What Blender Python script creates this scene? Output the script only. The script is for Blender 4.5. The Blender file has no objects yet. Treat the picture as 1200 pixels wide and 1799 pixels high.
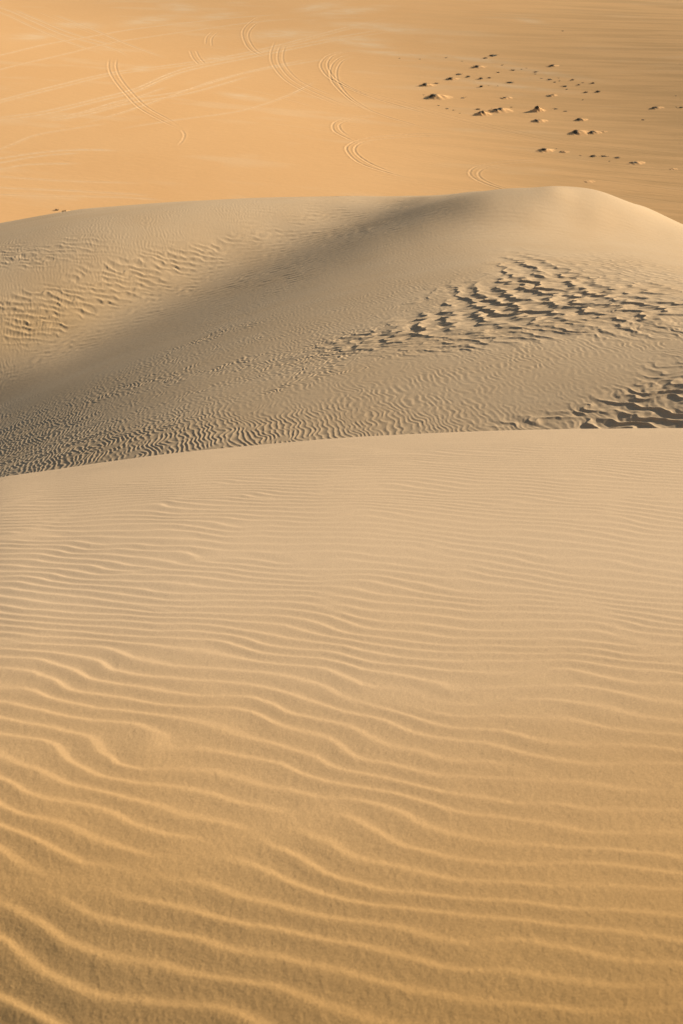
import bpy, math, random, os
import numpy as np

rng = np.random.default_rng(11)
random.seed(5)
Q = float(os.environ.get('SCN_Q', '1.0'))          # mesh density (1 = final)
sc = bpy.context.scene
COL = sc.collection

# ------------------------------------------------------------------ camera
PITCH = math.radians(30.8)
FPX = 2499.0                                       # focal length in px of a 1200 px wide picture
cam = bpy.data.cameras.new('camera')
cam.sensor_fit = 'VERTICAL'; cam.sensor_height = 36.0; cam.sensor_width = 24.0
cam.lens = 50.0; cam.clip_start = 0.05; cam.clip_end = 6000.0
cam.dof.use_dof = True; cam.dof.focus_distance = 26.0; cam.dof.aperture_fstop = 11.0
co = bpy.data.objects.new('camera', cam); COL.objects.link(co)
co.rotation_euler = (math.pi/2 - PITCH, 0, 0)
sc.camera = co
CP, SP = math.cos(PITCH), math.sin(PITCH)

def proj(x, y, z):
    d = y*CP - z*SP
    d = np.maximum(d, 1e-3)
    return 600 + FPX*x/d, 899.5 - FPX*(y*SP + z*CP)/d

def on_plane(u, v, zg):                            # where a sight line meets level ground
    a = (u-600)/FPX; b = (899.5-v)/FPX
    dx, dy, dz = a, CP + b*SP, -SP + b*CP
    t = zg/dz
    return dx*t, dy*t

# ------------------------------------------------------------------ fields
def sp(t): return np.logaddexp(0, t)
def sst(a, b, t):
    t = np.clip((t-a)/(b-a), 0, 1); return t*t*(3-2*t)

class Field:                                       # periodic grid, bilinear lookup
    def __init__(self, a, texel): self.a = a; self.t = texel; self.n = a.shape[0]
    def __call__(self, x, y):
        X = np.asarray(x)/self.t; Y = np.asarray(y)/self.t
        ix = np.floor(X).astype(np.int64); iy = np.floor(Y).astype(np.int64)
        fx = (X-ix).astype(np.float32); fy = (Y-iy).astype(np.float32)
        n = self.n; ix0 = ix % n; iy0 = iy % n; ix1 = (ix+1) % n; iy1 = (iy+1) % n
        a = self.a
        return (a[iy0, ix0]*(1-fx)+a[iy0, ix1]*fx)*(1-fy) + (a[iy1, ix0]*(1-fx)+a[iy1, ix1]*fx)*fy

def freqs(n, texel):
    k = np.fft.fftfreq(n, texel)
    return np.meshgrid(k, k)                       # kx, ky

def fbm(n, texel, lmax, lmin, beta=2.0, ax=1.0, ay=1.0, ang=0.0):
    kx, ky = freqs(n, texel)
    c, s = math.cos(ang), math.sin(ang)
    k = np.hypot((kx*c+ky*s)*ax, (-kx*s+ky*c)*ay)
    f = np.where(k > 0, 1.0/np.maximum(k, 1e-6)**(beta/2+.5), 0)
    f = f*(1/(1+(np.maximum(1/lmax, 1e-9)/np.maximum(k, 1e-9))**6))*np.exp(-(k*lmin)**2*.5)
    a = np.fft.ifft2(np.fft.fft2(rng.standard_normal((n, n)))*f).real
    return Field((a/a.std()).astype(np.float32), texel)

def wave(n, texel, lam, ang, sk=.18, sa=18.0, seedn=None):
    """narrow band of waves about wavelength lam, crests normal to ang; returns complex analytic field"""
    kx, ky = freqs(n, texel)
    k = np.hypot(kx, ky); th = np.arctan2(ky, kx)
    d = (th-ang+np.pi) % (2*np.pi)-np.pi
    k0 = 1/lam
    g = np.exp(-((k-k0)/(sk*k0))**2/2)*np.exp(-(d/math.radians(sa))**2/2)
    a = np.fft.ifft2(np.fft.fft2(rng.standard_normal((n, n)))*g)
    a = a/np.sqrt((np.abs(a)**2).mean())
    return Field(a.astype(np.complex64), texel)

def crest(w, rise=.68, soft=.10):
    """asymmetric ripple: long gentle rise, sharp crest, short steep fall (along +ang)"""
    t = (np.angle(w)/(2*np.pi)) % 1.0
    h = np.where(t < rise, .5-.5*np.cos(np.pi*np.power(np.clip(t/rise, 0, 1), 1.15)), .5+.5*np.cos(np.pi*np.clip((t-rise)/(1-rise), 0, 1)))
    h = np.where(t < rise, (1-soft)*np.power(np.clip(t/rise, 0, 1), 1.2)+soft*h, h)
    return (h-.5).astype(np.float32)

def cusp(w, a=2.6, b=1.9):
    """sharp crest with a hollow face below it: steep just under the crest, easing out to the foot of the next one"""
    q = (np.angle(w)/(2*np.pi)) % 1.0
    return ((1-q)**a+q**b-.72).astype(np.float32)*1.7

def env(w, lo=.25, hi=1.0): return sst(lo, hi, np.abs(w))
def nzone(u, v, cu, cv, ru, rv, ang, pw=2.0):      # soft elongated patch
    a = math.radians(ang); c, s = math.cos(a), math.sin(a)
    p = ((u-cu)*c+(v-cv)*s)/ru; q = (-(u-cu)*s+(v-cv)*c)/rv
    return np.exp(-np.power(p*p+q*q, pw/2))

def fan(ys, smax, nc, y0=0.0):
    s = np.linspace(-smax, smax, nc)
    return s[None, :]*(ys[:, None]+y0), np.repeat(ys[:, None], nc, 1)

def grid_mesh(name, x, y, z, mat, attrs):
    nr, nc = x.shape
    co_ = np.stack([x, y, z], -1).reshape(-1, 3).astype(np.float32)
    i = np.arange(nr*nc).reshape(nr, nc)
    f = np.stack([i[:-1, :-1], i[:-1, 1:], i[1:, 1:], i[1:, :-1]], -1).reshape(-1, 4)
    me = bpy.data.meshes.new(name)
    me.vertices.add(len(co_)); me.vertices.foreach_set('co', co_.ravel())
    me.loops.add(f.size); me.loops.foreach_set('vertex_index', f.ravel().astype(np.int32))
    me.polygons.add(len(f))
    me.polygons.foreach_set('loop_start', np.arange(0, f.size, 4, dtype=np.int32))
    me.update(calc_edges=True)
    me.polygons.foreach_set('use_smooth', np.ones(len(f), bool))
    for k, a in attrs.items():
        at = me.attributes.new(k, 'FLOAT', 'POINT'); at.data.foreach_set('value', a.reshape(-1).astype(np.float32))
    me.materials.append(mat)
    o = bpy.data.objects.new(name, me); COL.objects.link(o)
    o['kind'] = 'structure'
    return o

# ------------------------------------------------------------------ materials
def sand_material(name, base, other, blotch, grain, grain_amt, bump, attrs=()):
    m = bpy.data.materials.new(name); m.use_nodes = True
    nt = m.node_tree; N = nt.nodes; L = nt.links
    b = N['Principled BSDF']; b.inputs['Roughness'].default_value = 1.0
    b.inputs['Diffuse Roughness'].default_value = .3
    b.inputs['Specular IOR Level'].default_value = .05
    tc = N.new('ShaderNodeTexCoord')
    def noise(scale, det, rough=.55):
        n = N.new('ShaderNodeTexNoise'); n.inputs['Scale'].default_value = scale
        n.inputs['Detail'].default_value = det; n.inputs['Roughness'].default_value = rough
        L.new(tc.outputs['Object'], n.inputs['Vector']); return n
    def ramp(src, lo, hi):
        r = N.new('ShaderNodeMapRange'); r.inputs[1].default_value = lo; r.inputs[2].default_value = hi
        L.new(src, r.inputs[0]); return r.outputs[0]
    def mix(fac, a, c, kind='MIX'):
        x = N.new('ShaderNodeMix'); x.data_type = 'RGBA'; x.blend_type = kind
        if isinstance(fac, float): x.inputs[0].default_value = fac
        else: L.new(fac, x.inputs[0])
        for s, val in ((6, a), (7, c)):
            if isinstance(val, tuple): x.inputs[s].default_value = (*val, 1)
            else: L.new(val, x.inputs[s])
        return x.outputs[2]
    n1 = noise(blotch, 5)
    c = mix(ramp(n1.outputs['Fac'], .35, .65), base, other)
    for (an, colr) in attrs:
        a = N.new('ShaderNodeAttribute'); a.attribute_name = an
        c = mix(a.outputs['Fac'], c, colr)
    n2 = noise(grain, 3, .7)
    g = ramp(n2.outputs['Fac'], .3, .7)
    gc = N.new('ShaderNodeMapRange'); gc.inputs[3].default_value = 1-grain_amt; gc.inputs[4].default_value = 1+grain_amt
    L.new(g, gc.inputs[0])
    mm = N.new('ShaderNodeVectorMath'); mm.operation = 'SCALE'
    L.new(c, mm.inputs[0]); L.new(gc.outputs[0], mm.inputs['Scale'])
    L.new(mm.outputs[0], b.inputs['Base Color'])
    bp = N.new('ShaderNodeBump'); bp.inputs['Distance'].default_value = bump; bp.inputs['Strength'].default_value = 1.0
    L.new(n2.outputs['Fac'], bp.inputs['Height']); L.new(bp.outputs[0], b.inputs['Normal'])
    return m

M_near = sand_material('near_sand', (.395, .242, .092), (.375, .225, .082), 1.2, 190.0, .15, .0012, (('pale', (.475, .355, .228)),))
M_mid = sand_material('pale_dune_sand', (.475, .355, .22), (.46, .335, .20), .35, 26.0, .05, .002, (('gold', (.48, .32, .15)),))
M_far = sand_material('plain_sand', (.70, .425, .192), (.68, .405, .178), .05, 2.0, .02, .002, (('pale', (.72, .54, .33)), ('dark_right', (.44, .275, .12))))

# ------------------------------------------------------------------ silhouettes measured along crests
def smooth(x, b, c):
    """smooth curve through (b, c), b rising"""
    k = np.arange(-.6, .6, .002); t = np.interp(k, b, c)
    g = np.exp(-(np.arange(-36, 37)/13.)**2); g /= g.sum()
    t = np.convolve(np.pad(t, 36, 'edge'), g, 'valid')
    return np.interp(x, k, t)

def smooth_y(y, b, c):
    k = np.arange(0, 200, .25); t = np.interp(k, b, c)
    g = np.exp(-(np.arange(-24, 25)/9.)**2); g /= g.sum()
    return np.interp(y, k, np.convolve(np.pad(t, 24, 'edge'), g, 'valid'))

def solve_crest(f, us, tv, ya, yb, steps=5):
    """raise or lower a height function smoothly per bearing until its crest line runs as wanted"""
    ys = np.linspace(ya, yb, 500)
    az = []; cor = np.zeros(len(us))
    for u in us: az.append((u-600)/FPX)
    az = np.array(az)
    bear = az.copy()
    for it in range(steps):
        for i, u in enumerate(us):
            x = az[i]*ys
            for _ in range(10):
                z = f(x, ys, bear, cor); x = az[i]*(ys*CP-z*SP)
            _, v = proj(x, ys, f(x, ys, bear, cor)); j = v.argmin()
            bear_i = x[j]/ys[j]
            cor[i] += (v[j]-tv[i])*ys[j]/FPX*1.0
            az_b = bear_i
            bear[i] = az_b
    return bear, cor

# ------------------------------------------------------------------ the near dune
def near_raw(x, y):
    s0 = .150-.0035*np.clip(x-1.2, -4, 4)+.0022*np.clip(1.2-x, 0, 5)**1.5
    k = .042
    yt = 13.0
    yy = np.minimum(y, yt)
    z = -1.7-s0*yy-k*yy*yy/2
    return z-(np.maximum(y, yt)-yt)*.62
def near_f(x, y, b, c):
    return near_raw(x, y)+smooth(x/np.maximum(y, .5), b, c)*sst(1.5, 9, y)
NB, NC = solve_crest(near_f, [-150, 0, 75, 150, 300, 450, 600, 800, 1000, 1200, 1350],
                     [868, 838, 827, 816, 796, 781.5, 769, 759, 753.5, 752, 752], 3, 20)

def build_near():
    nr, nc = int(1500*Q), int(1000*Q)
    ys = np.geomspace(.9, 27, nr)
    x, y = fan(ys, .40, nc, .35)
    z = near_f(x, y, NB, NC)
    # the slope leans left beside the camera, then turns a little towards the sun
    z = z+x*(.08*sst(2.4, 1.4, y)-.025*sst(1.5, 2.6, y)*sst(8, 4.5, y))-.10*.2*sp(-(x+.25)/.2)*sst(2.4, 1.3, y)
    z = z-.085*sst(1.6, 4.2, y)*sst(9.5, 4.5, y)
    n = 2048; tx = .012
    w1 = fbm(512, .06, 3.0, .3, 2.0)
    # crests swing from 18 degrees across the slope to about 40 degrees at the near left
    A = wave(n, tx, .092, math.radians(71), .065, 4.5)
    wx = x+.035*w1(x, y); wy = y+.045*w1(x+9, y+4)
    wy = wy-.12*np.minimum(x-.5, 0)**2*sst(5.5, 2.2, y)      # crests swing round towards the near left
    w2 = fbm(1024, .03, .6, .14, 1.8)
    wy = wy+.007*w2(x, y)*sst(8, 3, y)
    a = A(wx+7.3, wy+3.1)
    near = sst(2.6, 1.5, y)
    h = crest(a, .68, .55)*sst(.0, .35+.35*near, np.abs(a))
    amp = .0042*sst(13, 8, y)*(.85+.15*w1(x*.5+3, y*.5))
    amp = amp*(1-.15*sst(2.6, 1.6, y)+.55*sst(2.6, 1.4, y)*sst(.2, -.8, x))
    z = z+h*amp
    lump = fbm(1024, .0045, .05, .007, 1.0)
    z = z+.00018*lump(x, y)*sst(6, 1.5, y)
    pale = sst(1.3, 4.6, y+.15*w1(x*.4, y*.4))  # more golden near the camera, and darker with lens vignetting put into the colour
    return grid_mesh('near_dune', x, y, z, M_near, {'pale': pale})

# ------------------------------------------------------------------ the middle dune
# heights of the middle dune (units of 2.5 mm) on a grid of bearing x/y and log distance
HEIGHTS = [
 -5287, -5270, -5255, -5239, -5224, -5210, -5196, -5182, -5168, -5155, -5142, -5129, -5115, -5102, -5089, -5075, -5062, -5049, -5035, -5022, -5009, -4996, -4983, -4970, -4957, -4944, -4931, -4919, -4907, -4894, -4882, -4870, -4859, -4847, -4836, -4825, -4814, -4803, -4792, -4782, -4772, -4762, -4752, -4742, -4732, -4723, -4713, -4703, -4694,
 -5408, -5390, -5372, -5354, -5337, -5321, -5306, -5291, -5276, -5261, -5246, -5231, -5215, -5200, -5185, -5169, -5154, -5138, -5123, -5108, -5093, -5078, -5064, -5049, -5035, -5020, -5006, -4992, -4979, -4965, -4951, -4938, -4925, -4911, -4898, -4885, -4872, -4859, -4847, -4834, -4821, -4809, -4797, -4784, -4772, -4760, -4748, -4736, -4724,
 -5545, -5525, -5504, -5483, -5464, -5446, -5429, -5413, -5396, -5379, -5361, -5343, -5325, -5307, -5290, -5272, -5254, -5236, -5219, -5202, -5185, -5168, -5151, -5135, -5119, -5103, -5087, -5072, -5056, -5041, -5026, -5010, -4995, -4980, -4965, -4949, -4934, -4919, -4903, -4888, -4872, -4857, -4841, -4826, -4811, -4796, -4781, -4766, -4750,
 -5705, -5685, -5662, -5639, -5617, -5596, -5576, -5555, -5535, -5514, -5492, -5471, -5449, -5428, -5406, -5385, -5364, -5344, -5324, -5304, -5285, -5266, -5248, -5229, -5211, -5193, -5176, -5158, -5141, -5123, -5106, -5088, -5071, -5053, -5035, -5017, -4999, -4980, -4961, -4942, -4922, -4903, -4883, -4864, -4845, -4825, -4806, -4787, -4768,
 -5870, -5851, -5829, -5807, -5780, -5754, -5726, -5699, -5671, -5645, -5617, -5591, -5564, -5539, -5513, -5489, -5465, -5442, -5419, -5398, -5376, -5356, -5335, -5315, -5295, -5276, -5256, -5237, -5218, -5198, -5179, -5159, -5138, -5118, -5097, -5076, -5054, -5031, -5008, -4985, -4961, -4937, -4913, -4889, -4865, -4842, -4818, -4795, -4771,
 -6048, -6002, -5953, -5911, -5867, -5827, -5786, -5749, -5712, -5677, -5643, -5612, -5581, -5553, -5526, -5500, -5476, -5452, -5430, -5409, -5388, -5368, -5348, -5329, -5310, -5290, -5271, -5252, -5232, -5212, -5192, -5171, -5150, -5129, -5107, -5084, -5061, -5037, -5012, -4987, -4962, -4936, -4911, -4885, -4859, -4833, -4808, -4783, -4759,
 -6029, -5991, -5955, -5917, -5880, -5841, -5805, -5767, -5731, -5695, -5661, -5627, -5595, -5564, -5535, -5507, -5480, -5455, -5431, -5409, -5387, -5366, -5346, -5326, -5307, -5288, -5269, -5250, -5231, -5212, -5192, -5172, -5152, -5131, -5109, -5086, -5063, -5039, -5014, -4989, -4963, -4936, -4909, -4882, -4856, -4829, -4802, -4776, -4751,
 -6093, -6052, -6009, -5969, -5927, -5888, -5848, -5810, -5771, -5735, -5698, -5663, -5629, -5597, -5565, -5535, -5507, -5480, -5454, -5429, -5405, -5383, -5360, -5339, -5318, -5298, -5278, -5258, -5238, -5218, -5198, -5178, -5157, -5136, -5113, -5090, -5067, -5042, -5017, -4992, -4965, -4938, -4911, -4883, -4855, -4828, -4801, -4774, -4748,
 -6131, -6088, -6045, -6003, -5961, -5920, -5879, -5839, -5800, -5762, -5725, -5689, -5654, -5620, -5588, -5557, -5528, -5499, -5472, -5446, -5421, -5397, -5374, -5351, -5329, -5307, -5285, -5264, -5243, -5221, -5200, -5179, -5158, -5137, -5115, -5092, -5068, -5044, -5019, -4993, -4966, -4939, -4911, -4882, -4854, -4826, -4799, -4773, -4747,
 -6191, -6145, -6098, -6053, -6008, -5965, -5922, -5880, -5838, -5799, -5759, -5722, -5685, -5651, -5617, -5585, -5554, -5525, -5497, -5469, -5443, -5417, -5393, -5369, -5345, -5323, -5300, -5279, -5257, -5235, -5214, -5192, -5170, -5148, -5125, -5101, -5077, -5051, -5025, -4998, -4970, -4941, -4911, -4882, -4853, -4825, -4798, -4771, -4746,
 -6255, -6205, -6156, -6107, -6059, -6012, -5966, -5922, -5878, -5835, -5794, -5754, -5716, -5679, -5644, -5610, -5578, -5548, -5519, -5491, -5465, -5440, -5416, -5392, -5369, -5346, -5324, -5302, -5280, -5258, -5236, -5214, -5191, -5169, -5145, -5121, -5095, -5068, -5040, -5011, -4982, -4952, -4922, -4893, -4863, -4833, -4804, -4776, -4752,
 -6343, -6288, -6233, -6180, -6128, -6077, -6026, -5977, -5930, -5883, -5838, -5795, -5754, -5714, -5677, -5641, -5608, -5577, -5547, -5519, -5493, -5468, -5444, -5421, -5398, -5375, -5353, -5331, -5309, -5287, -5265, -5243, -5221, -5199, -5175, -5150, -5123, -5096, -5068, -5041, -5012, -4983, -4954, -4923, -4893, -4862, -4834, -4806, -4781,
 -6449, -6389, -6329, -6271, -6214, -6158, -6103, -6049, -5997, -5946, -5897, -5849, -5804, -5761, -5720, -5682, -5646, -5613, -5583, -5554, -5527, -5502, -5478, -5453, -5430, -5408, -5386, -5364, -5342, -5320, -5299, -5277, -5255, -5232, -5208, -5184, -5158, -5132, -5106, -5080, -5053, -5025, -4996, -4967, -4938, -4909, -4881, -4854, -4830,
 -6580, -6515, -6449, -6386, -6323, -6261, -6200, -6141, -6084, -6027, -5973, -5920, -5870, -5822, -5777, -5735, -5697, -5660, -5627, -5597, -5568, -5540, -5514, -5490, -5466, -5442, -5420, -5398, -5376, -5355, -5333, -5312, -5290, -5268, -5246, -5222, -5197, -5173, -5149, -5125, -5099, -5072, -5045, -5018, -4991, -4964, -4940, -4915, -4893,
 -6734, -6663, -6594, -6525, -6457, -6390, -6324, -6259, -6196, -6133, -6072, -6014, -5958, -5904, -5853, -5806, -5761, -5720, -5682, -5647, -5614, -5583, -5554, -5527, -5501, -5476, -5453, -5430, -5408, -5386, -5365, -5344, -5323, -5303, -5282, -5260, -5238, -5216, -5195, -5173, -5149, -5124, -5098, -5073, -5048, -5025, -5002, -4981, -4960,
 -6898, -6825, -6752, -6680, -6608, -6538, -6467, -6398, -6330, -6262, -6197, -6133, -6071, -6011, -5955, -5901, -5850, -5803, -5759, -5718, -5680, -5645, -5611, -5579, -5550, -5521, -5495, -5470, -5446, -5423, -5401, -5380, -5359, -5340, -5321, -5301, -5283, -5264, -5245, -5226, -5205, -5183, -5161, -5139, -5117, -5096, -5076, -5057, -5038,
 -7068, -6993, -6918, -6843, -6769, -6695, -6622, -6550, -6478, -6407, -6337, -6269, -6203, -6138, -6076, -6017, -5961, -5908, -5859, -5813, -5770, -5729, -5690, -5653, -5618, -5585, -5553, -5524, -5496, -5470, -5445, -5422, -5400, -5380, -5361, -5344, -5328, -5311, -5294, -5277, -5259, -5241, -5224, -5206, -5189, -5172, -5155, -5139, -5123,
 -7241, -7164, -7087, -7011, -6935, -6859, -6783, -6709, -6634, -6561, -6488, -6417, -6347, -6279, -6214, -6151, -6091, -6034, -5980, -5931, -5883, -5837, -5793, -5751, -5712, -5674, -5638, -5604, -5571, -5541, -5512, -5485, -5460, -5438, -5417, -5399, -5382, -5365, -5348, -5332, -5316, -5302, -5288, -5275, -5262, -5249, -5236, -5224, -5211,
 -7413, -7335, -7257, -7179, -7101, -7024, -6946, -6870, -6793, -6718, -6643, -6570, -6498, -6427, -6359, -6293, -6230, -6170, -6114, -6061, -6010, -5961, -5914, -5868, -5825, -5783, -5743, -5705, -5669, -5635, -5602, -5572, -5544, -5518, -5494, -5473, -5453, -5434, -5415, -5398, -5383, -5371, -5361, -5350, -5340, -5330, -5321, -5311, -5302,
 -7585, -7506, -7426, -7347, -7267, -7188, -7110, -7031, -6953, -6876, -6800, -6724, -6650, -6578, -6508, -6439, -6374, -6312, -6254, -6200, -6146, -6095, -6045, -5997, -5951, -5907, -5864, -5824, -5785, -5748, -5712, -5679, -5648, -5619, -5593, -5569, -5545, -5525, -5503, -5484, -5471, -5459, -5449, -5440, -5432, -5423, -5415, -5407, -5399,
 -7757, -7675, -7594, -7513, -7433, -7352, -7271, -7191, -7112, -7033, -6955, -6877, -6802, -6728, -6656, -6586, -6519, -6455, -6396, -6339, -6284, -6231, -6180, -6131, -6083, -6037, -5993, -5951, -5911, -5872, -5835, -5801, -5768, -5737, -5709, -5683, -5658, -5636, -5614, -5596, -5581, -5570, -5561, -5552, -5544, -5535, -5527, -5519, -5512,
 -7928, -7845, -7762, -7680, -7597, -7514, -7432, -7350, -7269, -7188, -7108, -7029, -6952, -6876, -6802, -6731, -6663, -6598, -6537, -6479, -6422, -6367, -6315, -6264, -6216, -6169, -6124, -6081, -6040, -6001, -5964, -5929, -5895, -5864, -5835, -5808, -5784, -5761, -5741, -5724, -5710, -5700, -5692, -5684, -5676, -5667, -5659, -5651, -5643,
 -8099, -8014, -7930, -7845, -7761, -7676, -7592, -7508, -7425, -7342, -7260, -7179, -7100, -7023, -6947, -6875, -6805, -6740, -6677, -6617, -6558, -6503, -6449, -6397, -6348, -6300, -6255, -6211, -6169, -6130, -6093, -6057, -6024, -5992, -5964, -5938, -5915, -5894, -5875, -5860, -5849, -5841, -5835, -5828, -5821, -5813, -5806, -5797, -5791,
 -8274, -8186, -8099, -8012, -7925, -7838, -7751, -7665, -7579, -7494, -7410, -7327, -7247, -7167, -7091, -7017, -6946, -6879, -6815, -6753, -6693, -6636, -6581, -6529, -6478, -6430, -6384, -6340, -6298, -6258, -6221, -6186, -6152, -6121, -6093, -6069, -6047, -6028, -6012, -5999, -5991, -5986, -5983, -5978, -5973, -5966, -5960, -5953, -5947,
 -8455, -8364, -8273, -8183, -8092, -8002, -7913, -7824, -7735, -7647, -7560, -7475, -7392, -7311, -7233, -7157, -7085, -7016, -6950, -6886, -6824, -6766, -6710, -6656, -6605, -6557, -6510, -6466, -6424, -6385, -6348, -6313, -6280, -6249, -6223, -6200, -6181, -6164, -6151, -6141, -6136, -6134, -6134, -6131, -6128, -6123, -6118, -6112, -6108,
 -8646, -8551, -8456, -8361, -8267, -8173, -8079, -7987, -7895, -7804, -7714, -7626, -7541, -7457, -7376, -7299, -7225, -7153, -7084, -7017, -6953, -6893, -6835, -6780, -6728, -6679, -6632, -6588, -6546, -6507, -6471, -6437, -6405, -6375, -6351, -6331, -6315, -6302, -6292, -6285, -6284, -6286, -6288, -6288, -6288, -6284, -6280, -6277, -6273,
 -8853, -8753, -8653, -8553, -8453, -8354, -8256, -8159, -8062, -7967, -7874, -7784, -7695, -7609, -7525, -7444, -7367, -7292, -7219, -7149, -7082, -7018, -6958, -6900, -6847, -6797, -6749, -6704, -6662, -6624, -6588, -6555, -6525, -6499, -6478, -6462, -6450, -6441, -6434, -6431, -6434, -6439, -6445, -6449, -6451, -6449, -6446, -6445, -6443,
 -9082, -8975, -8869, -8763, -8657, -8552, -8448, -8345, -8242, -8143, -8046, -7952, -7860, -7771, -7683, -7598, -7516, -7438, -7360, -7286, -7215, -7147, -7083, -7023, -6967, -6914, -6864, -6818, -6776, -6737, -6702, -6670, -6643, -6621, -6604, -6593, -6585, -6580, -6578, -6580, -6587, -6596, -6606, -6613, -6618, -6618, -6618, -6619, -6619,
 -9328, -9219, -9109, -8998, -8887, -8776, -8664, -8555, -8444, -8338, -8236, -8137, -8040, -7945, -7852, -7762, -7676, -7591, -7508, -7429, -7353, -7280, -7212, -7148, -7087, -7031, -6979, -6932, -6889, -6849, -6814, -6784, -6760, -6743, -6731, -6724, -6721, -6721, -6724, -6731, -6742, -6756, -6769, -6780, -6788, -6791, -6794, -6797, -6799,
 -9557, -9454, -9348, -9239, -9128, -9016, -8904, -8791, -8679, -8568, -8461, -8356, -8253, -8151, -8051, -7953, -7860, -7768, -7677, -7591, -7507, -7428, -7353, -7282, -7216, -7155, -7100, -7049, -7004, -6963, -6927, -6899, -6879, -6866, -6859, -6858, -6860, -6866, -6874, -6886, -6902, -6920, -6938, -6951, -6963, -6968, -6975, -6980, -6984,
 -9710, -9623, -9531, -9433, -9332, -9228, -9121, -9012, -8903, -8795, -8689, -8585, -8480, -8376, -8272, -8170, -8071, -7973, -7875, -7781, -7689, -7601, -7519, -7438, -7365, -7298, -7236, -7179, -7128, -7084, -7045, -7018, -7001, -6991, -6989, -6993, -7001, -7012, -7026, -7044, -7066, -7089, -7111, -7129, -7143, -7154, -7161, -7169, -7174,
 -9718, -9664, -9600, -9529, -9451, -9367, -9279, -9184, -9087, -8990, -8894, -8797, -8696, -8595, -8493, -8392, -8293, -8192, -8092, -7995, -7899, -7806, -7716, -7629, -7548, -7474, -7403, -7339, -7282, -7231, -7188, -7158, -7140, -7132, -7131, -7138, -7149, -7165, -7183, -7206, -7233, -7262, -7288, -7311, -7327, -7344, -7352, -7363, -7368,
 -9488, -9481, -9463, -9435, -9401, -9357, -9306, -9245, -9178, -9105, -9031, -8948, -8859, -8767, -8672, -8577, -8482, -8385, -8288, -8193, -8097, -8005, -7915, -7826, -7743, -7667, -7592, -7523, -7461, -7406, -7359, -7326, -7307, -7298, -7295, -7303, -7316, -7333, -7354, -7379, -7411, -7443, -7473, -7500, -7522, -7539, -7551, -7562, -7571,
 -9065, -9091, -9117, -9138, -9156, -9168, -9174, -9176, -9168, -9142, -9109, -9058, -8985, -8903, -8817, -8727, -8636, -8543, -8451, -8359, -8267, -8177, -8089, -8003, -7924, -7850, -7776, -7709, -7647, -7592, -7545, -7511, -7491, -7481, -7479, -7487, -7501, -7518, -7541, -7568, -7602, -7640, -7671, -7700, -7723, -7743, -7756, -7770, -7783,
 -8769, -8782, -8798, -8823, -8853, -8889, -8929, -8971, -9011, -9042, -9063, -9068, -9045, -8995, -8924, -8844, -8758, -8668, -8578, -8488, -8399, -8310, -8225, -8142, -8067, -7995, -7926, -7866, -7811, -7762, -7721, -7691, -7675, -7668, -7669, -7679, -7695, -7714, -7739, -7767, -7803, -7843, -7876, -7907, -7930, -7953, -7970, -7988, -8001,
 -8662, -8644, -8629, -8625, -8631, -8645, -8668, -8701, -8744, -8797, -8855, -8914, -8972, -8998, -8979, -8929, -8859, -8778, -8689, -8599, -8507, -8417, -8329, -8243, -8163, -8088, -8023, -7974, -7930, -7891, -7863, -7845, -7839, -7841, -7850, -7866, -7887, -7912, -7940, -7973, -8009, -8052, -8089, -8120, -8149, -8173, -8194, -8209, -8230,
 -8707, -8663, -8620, -8583, -8556, -8534, -8521, -8516, -8523, -8542, -8580, -8633, -8708, -8793, -8880, -8926, -8913, -8866, -8795, -8713, -8619, -8525, -8427, -8332, -8238, -8151, -8079, -8026, -7981, -7953, -7939, -7942, -7956, -7977, -8003, -8032, -8066, -8100, -8137, -8176, -8221, -8266, -8306, -8343, -8377, -8403, -8424, -8446, -8451,
 -8863, -8790, -8727, -8661, -8603, -8548, -8500, -8458, -8425, -8403, -8396, -8405, -8438, -8493, -8574, -8672, -8777, -8845, -8838, -8791, -8719, -8633, -8534, -8430, -8326, -8219, -8127, -8048, -7977, -7943, -7922, -7937, -7976, -8038, -8108, -8166, -8222, -8274, -8323, -8375, -8428, -8486, -8537, -8579, -8622, -8647, -8679, -8693, -8718,
 -9107, -9033, -8949, -8869, -8785, -8703, -8626, -8552, -8486, -8426, -8377, -8341, -8322, -8322, -8346, -8391, -8466, -8564, -8689, -8764, -8765, -8725, -8650, -8557, -8455, -8339, -8228, -8114, -8003, -7905, -7813, -7768, -7805, -7863, -8009, -8153, -8270, -8386, -8458, -8539, -8601, -8674, -8729, -8795, -8825, -8909, -8876, -8971, -9038,
 -9352, -9277, -9191, -9110, -9023, -8938, -8849, -8765, -8679, -8598, -8520, -8455, -8400, -8358, -8330, -8317, -8325, -8351, -8408, -8488, -8598, -8689, -8707, -8665, -8591, -8488, -8364, -8230, -8092, -7982, -7896, -7836, -7789, -7765, -7742, -7955, -8082, -8317, -8473, -8617, -8718, -8823, -8887, -8974, -8987, -9070, -9128, -9252, -9381,
 -9608, -9527, -9439, -9353, -9263, -9175, -9085, -8999, -8911, -8829, -8749, -8673, -8608, -8547, -8494, -8449, -8414, -8391, -8384, -8392, -8422, -8479, -8555, -8644, -8670, -8631, -8547, -8432, -8334, -8240, -8157, -8108, -8067, -8096, -8002, -7999, -8050, -8152, -8383, -8585, -8755, -8901, -9029, -9141, -9234, -9364, -9490, -9627, -9773,
 -9878, -9791, -9700, -9611, -9516, -9425, -9332, -9243, -9153, -9069, -8986, -8910, -8844, -8783, -8730, -8684, -8644, -8603, -8575, -8547, -8529, -8515, -8512, -8534, -8563, -8598, -8622, -8575, -8465, -8442, -8356, -8367, -8366, -8355, -8329, -8328, -8380, -8604, -8621, -8807, -8992, -9142, -9280, -9365, -9570, -9732, -9890, -10051, -10216,
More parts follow.
